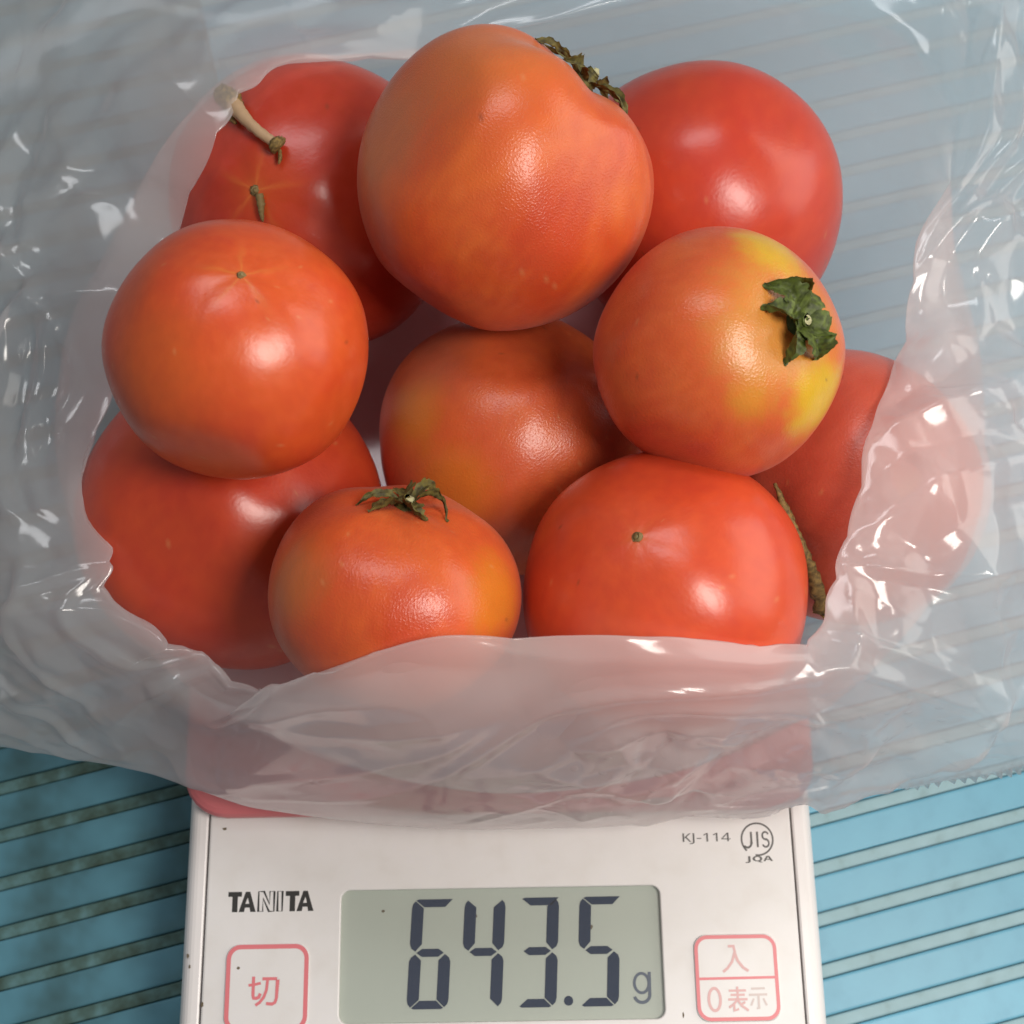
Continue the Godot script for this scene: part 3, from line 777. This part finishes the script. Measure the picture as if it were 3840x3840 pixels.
	for jj in nv:
		var s := SV[jj]
		var open := smoothstep(3.2, 4.6, s)         # nothing at the foot, all on the cuff
		var wall_amt := smoothstep(1.2, 2.5, s)
		for i in nt:
			var k := jj * nt + i
			var p := B[k]
			var tu := B[jj * nt + (i + 1) % nt] - B[jj * nt + (i + nt - 1) % nt]
			var tv := B[mini(jj + 1, nv - 1) * nt + i] - B[maxi(jj - 1, 0) * nt + i]
			var nrm := tv.cross(tu)
			nrm = nrm.normalized() if nrm.length_squared() > 1e-9 else Vector3.UP
			var a := TAU * i / nt
			var st := float(i) / nt * ns
			var ca := cos(a); var sa := sin(a)
			# long folds that run with the opening, a little askew, and slow waves across it
			var y := s * 22.0
			var fx := ca * 80.0; var fz := sa * 80.0
			var skew := n2.get_noise_3d(ca * 1.6, sa * 1.6, s * 0.2) * 26.0
			var r1 := 1.0 - absf(n1.get_noise_3d(fx * 0.011, fz * 0.011, (y + skew) * 0.024)) * 3.2
			var r2 := 1.0 - absf(n2.get_noise_3d(fx * 0.020 + 5.0, fz * 0.020, (y - skew * 1.5) * 0.038)) * 3.2
			var fold := maxf(r1, -0.3) * 2.0 + maxf(r2, -0.3) * 0.9 + n1.get_noise_3d(fx * 0.03, fz * 0.03 + 7.0, y * 0.012) * 1.4
			# creased facets, in patches
			var front := exp(-pow((st - 16.0) / 1.7, 2.0)) * smoothstep(5.0, 5.5, s) * (1.0 - smoothstep(7.1, 7.6, s))
			var low_left := exp(-pow((st - 8.0) / 1.5, 2.0)) * smoothstep(4.3, 4.9, s)
			var up_left := exp(-pow((st - 3.4) / 2.0, 2.0)) * smoothstep(4.3, 4.8, s)
			var calm := 1.0 + 0.25 * exp(-pow((st - 21.5) / 2.5, 2.0)) - 0.3 * exp(-pow((st - 25.5) / 2.0, 2.0))
			var crumple := 0.13 + 1.0 * front + 0.8 * low_left + 0.45 * up_left
			var fine_amt := 0.05 + 0.9 * front + 0.9 * low_left + 0.4 * up_left
			var cre := 0.0
			var warp := n2.get_noise_3dv(p * 0.018)
			for w in waves:
				var ph: float = p.dot(w[0]) / w[1] + w[2] + warp * 0.9
				cre += tri(ph) * w[1] * w[3] * (1.0 if w[1] > 10.0 else fine_amt / (0.2 + crumple)) * smoothstep(-0.1, 0.2, n1.get_noise_3d(p.x * w[4] + w[2] * 40.0, p.y * w[4], p.z * w[4]))
			# tight pleats running with the opening at the left, fainter at the back
			var left := exp(-pow((st - 4.6) / 3.0, 2.0)) + 0.35 * exp(-pow((st - 25.5) / 2.5, 2.0)) + 0.22 * exp(-pow((st - 20.5) / 1.6, 2.0))
			var pl := tri((y + skew * 0.5 + n1.get_noise_3d(fx * 0.02, fz * 0.02, y * 0.02) * 7.0) / 8.5) * 1.0 + tri((y - skew * 0.35 + 40.0) / 5.1) * 0.42
			cre += pl * left * smoothstep(4.25, 4.7, s) * smoothstep(-0.3, 0.25, n2.get_noise_3d(fx * 0.03 + 3.0, fz * 0.03, y * 0.04)) * 3.2 / (0.35 + crumple)
			cre *= 1.0 + 0.8 * front
			# long loose folds at the right and the back
			var loose := exp(-pow((st - 21.5) / 3.0, 2.0)) + 0.8 * exp(-pow((st - 26.0) / 2.2, 2.0))
			cre += loose * smoothstep(3.6, 4.4, s) * (tri((y + skew * 0.7 + n2.get_noise_3d(fx * 0.012, fz * 0.012, y * 0.012) * 16.0) / 19.0) * 2.0 + tri((y - skew * 0.5 + fx * 0.12) / 9.5) * 0.8) / (0.25 + 0.75 * open) / crumple
			var disp := fold * open * calm + cre * crumple * wall_amt * (0.25 + 0.75 * open)
			disp *= 1.0 - 0.8 * smoothstep(6.3, 6.95, s)
			disp *= 1.0 - 0.72 * exp(-pow((st - 12.9) / 1.9, 2.0)) * smoothstep(4.8, 5.6, s)
			disp *= smoothstep(0.5, 2.0, s) * (0.16 + 0.84 * smoothstep(0.0, 0.55, absf(s - 4.0)))
			# the cut edge, stretched into fine ripples at the right
			var hem := smoothstep(6.86, 7.0, s) * (1.0 - smoothstep(7.0, 7.2, s)) * exp(-pow((st - 18.0) / 1.2, 2.0))
			disp += hem * 1.4 * sin(st * 95.0 + 3.0 * n1.get_noise_1d(st * 3.0))
			var q := p + nrm * disp
			for c in cen:
				var v: Vector3 = q - c[0]
				var rr: float = c[1] - 0.35
				if absf(v.x) < rr and absf(v.z) < rr and v.length_squared() < rr * rr:
					q = c[0] + v.normalized() * rr
			# lies on the platform, the panel and the mat, never in them
			var lx := q.x + 2.5; var lz := q.z + 36.0
			var floor_y := 0.6
			if absf(lx) < 66.0 and lz > -143.0 and lz < 58.0: floor_y = 34.2 if lz < 5.0 else 28.3
			q.y = maxf(q.y, floor_y)
			P[k] = q
			UV[k] = Vector2(st * 18.0 + s * 3.0, s * 24.0 - st * 4.0) / 4.4 if front > 0.32 and s < 6.9 else Vector2(0.02, 0.02)
	var bag := part("plastic_bag", grid(P, nt, nv, true, PackedColorArray(), UV), M.film, self)
	tag(bag, "crumpled milky clear plastic bag, opened wide around the tomatoes and folded down over the scale", "bag")

# ---------------------------------------------------------------- all together
func area(called: String, at: Vector3, target: Vector3, size: Vector2, energy: float, color: Color) -> void:
	var l := AreaLight3D.new()
	l.name = called
	l.area_size = size
	l.light_energy = energy
	l.light_color = color
	l.shadow_enabled = true
	l.area_range = 5.0
	l.area_attenuation = 2.0
	add_child(l)
	l.transform = Transform3D(Basis.looking_at((target - at).normalized(), Vector3.FORWARD if absf((target - at).normalized().y) > 0.9 else Vector3.UP), at)

func _ready() -> void:
	var cam := Camera3D.new()
	cam.name = "camera"
	add_child(cam)
	cam.fov = 40.0
	cam.near = 0.01
	cam.far = 20.0
	cam.transform = Transform3D(Basis(Vector3.RIGHT, deg_to_rad(-90.0 + TILT)), Vector3(0, 0.3226, 0))
	var lens := CameraAttributesPhysical.new()
	lens.frustum_focal_length = 12.0 / tan(deg_to_rad(20.0))
	lens.frustum_focus_distance = 0.245
	lens.frustum_near = 0.01
	lens.frustum_far = 20.0
	lens.exposure_aperture = 22.0
	cam.attributes = lens
	cam.current = true
	var we := WorldEnvironment.new()
	we.name = "surroundings"
	var e := Environment.new()
	e.background_mode = Environment.BG_COLOR
	e.background_color = Color(0.17, 0.17, 0.172).linear_to_srgb()
	e.tonemap_mode = Environment.TONE_MAPPER_LINEAR
	e.tonemap_exposure = 1.06
	e.sdfgi_enabled = true; e.ssao_enabled = true; e.ssil_enabled = true
	we.environment = e
	add_child(we)
	area("window_light", Vector3(0.190, 0.43, 0.020), Vector3(0.0, 0.07, -0.08), Vector2(0.11, 0.15), 0.118, Color(1.0, 0.97, 0.935))
	area("ceiling_light", Vector3(-0.10, 0.98, -0.50), Vector3(0.0, 0.08, -0.10), Vector2(0.52, 0.20), 0.23, Color(0.985, 0.99, 1.0))
	area("added_side_light", Vector3(1.0, 0.48, -0.30), Vector3(0.0, 0.06, -0.08), Vector2(1.0, 0.7), 0.58, Color(1.0, 0.975, 0.94))  # unseen fill added from the right to deepen the shading on the left
	make_materials()
	build_mat()
	build_scale()
	build_tomatoes()
	build_bag()
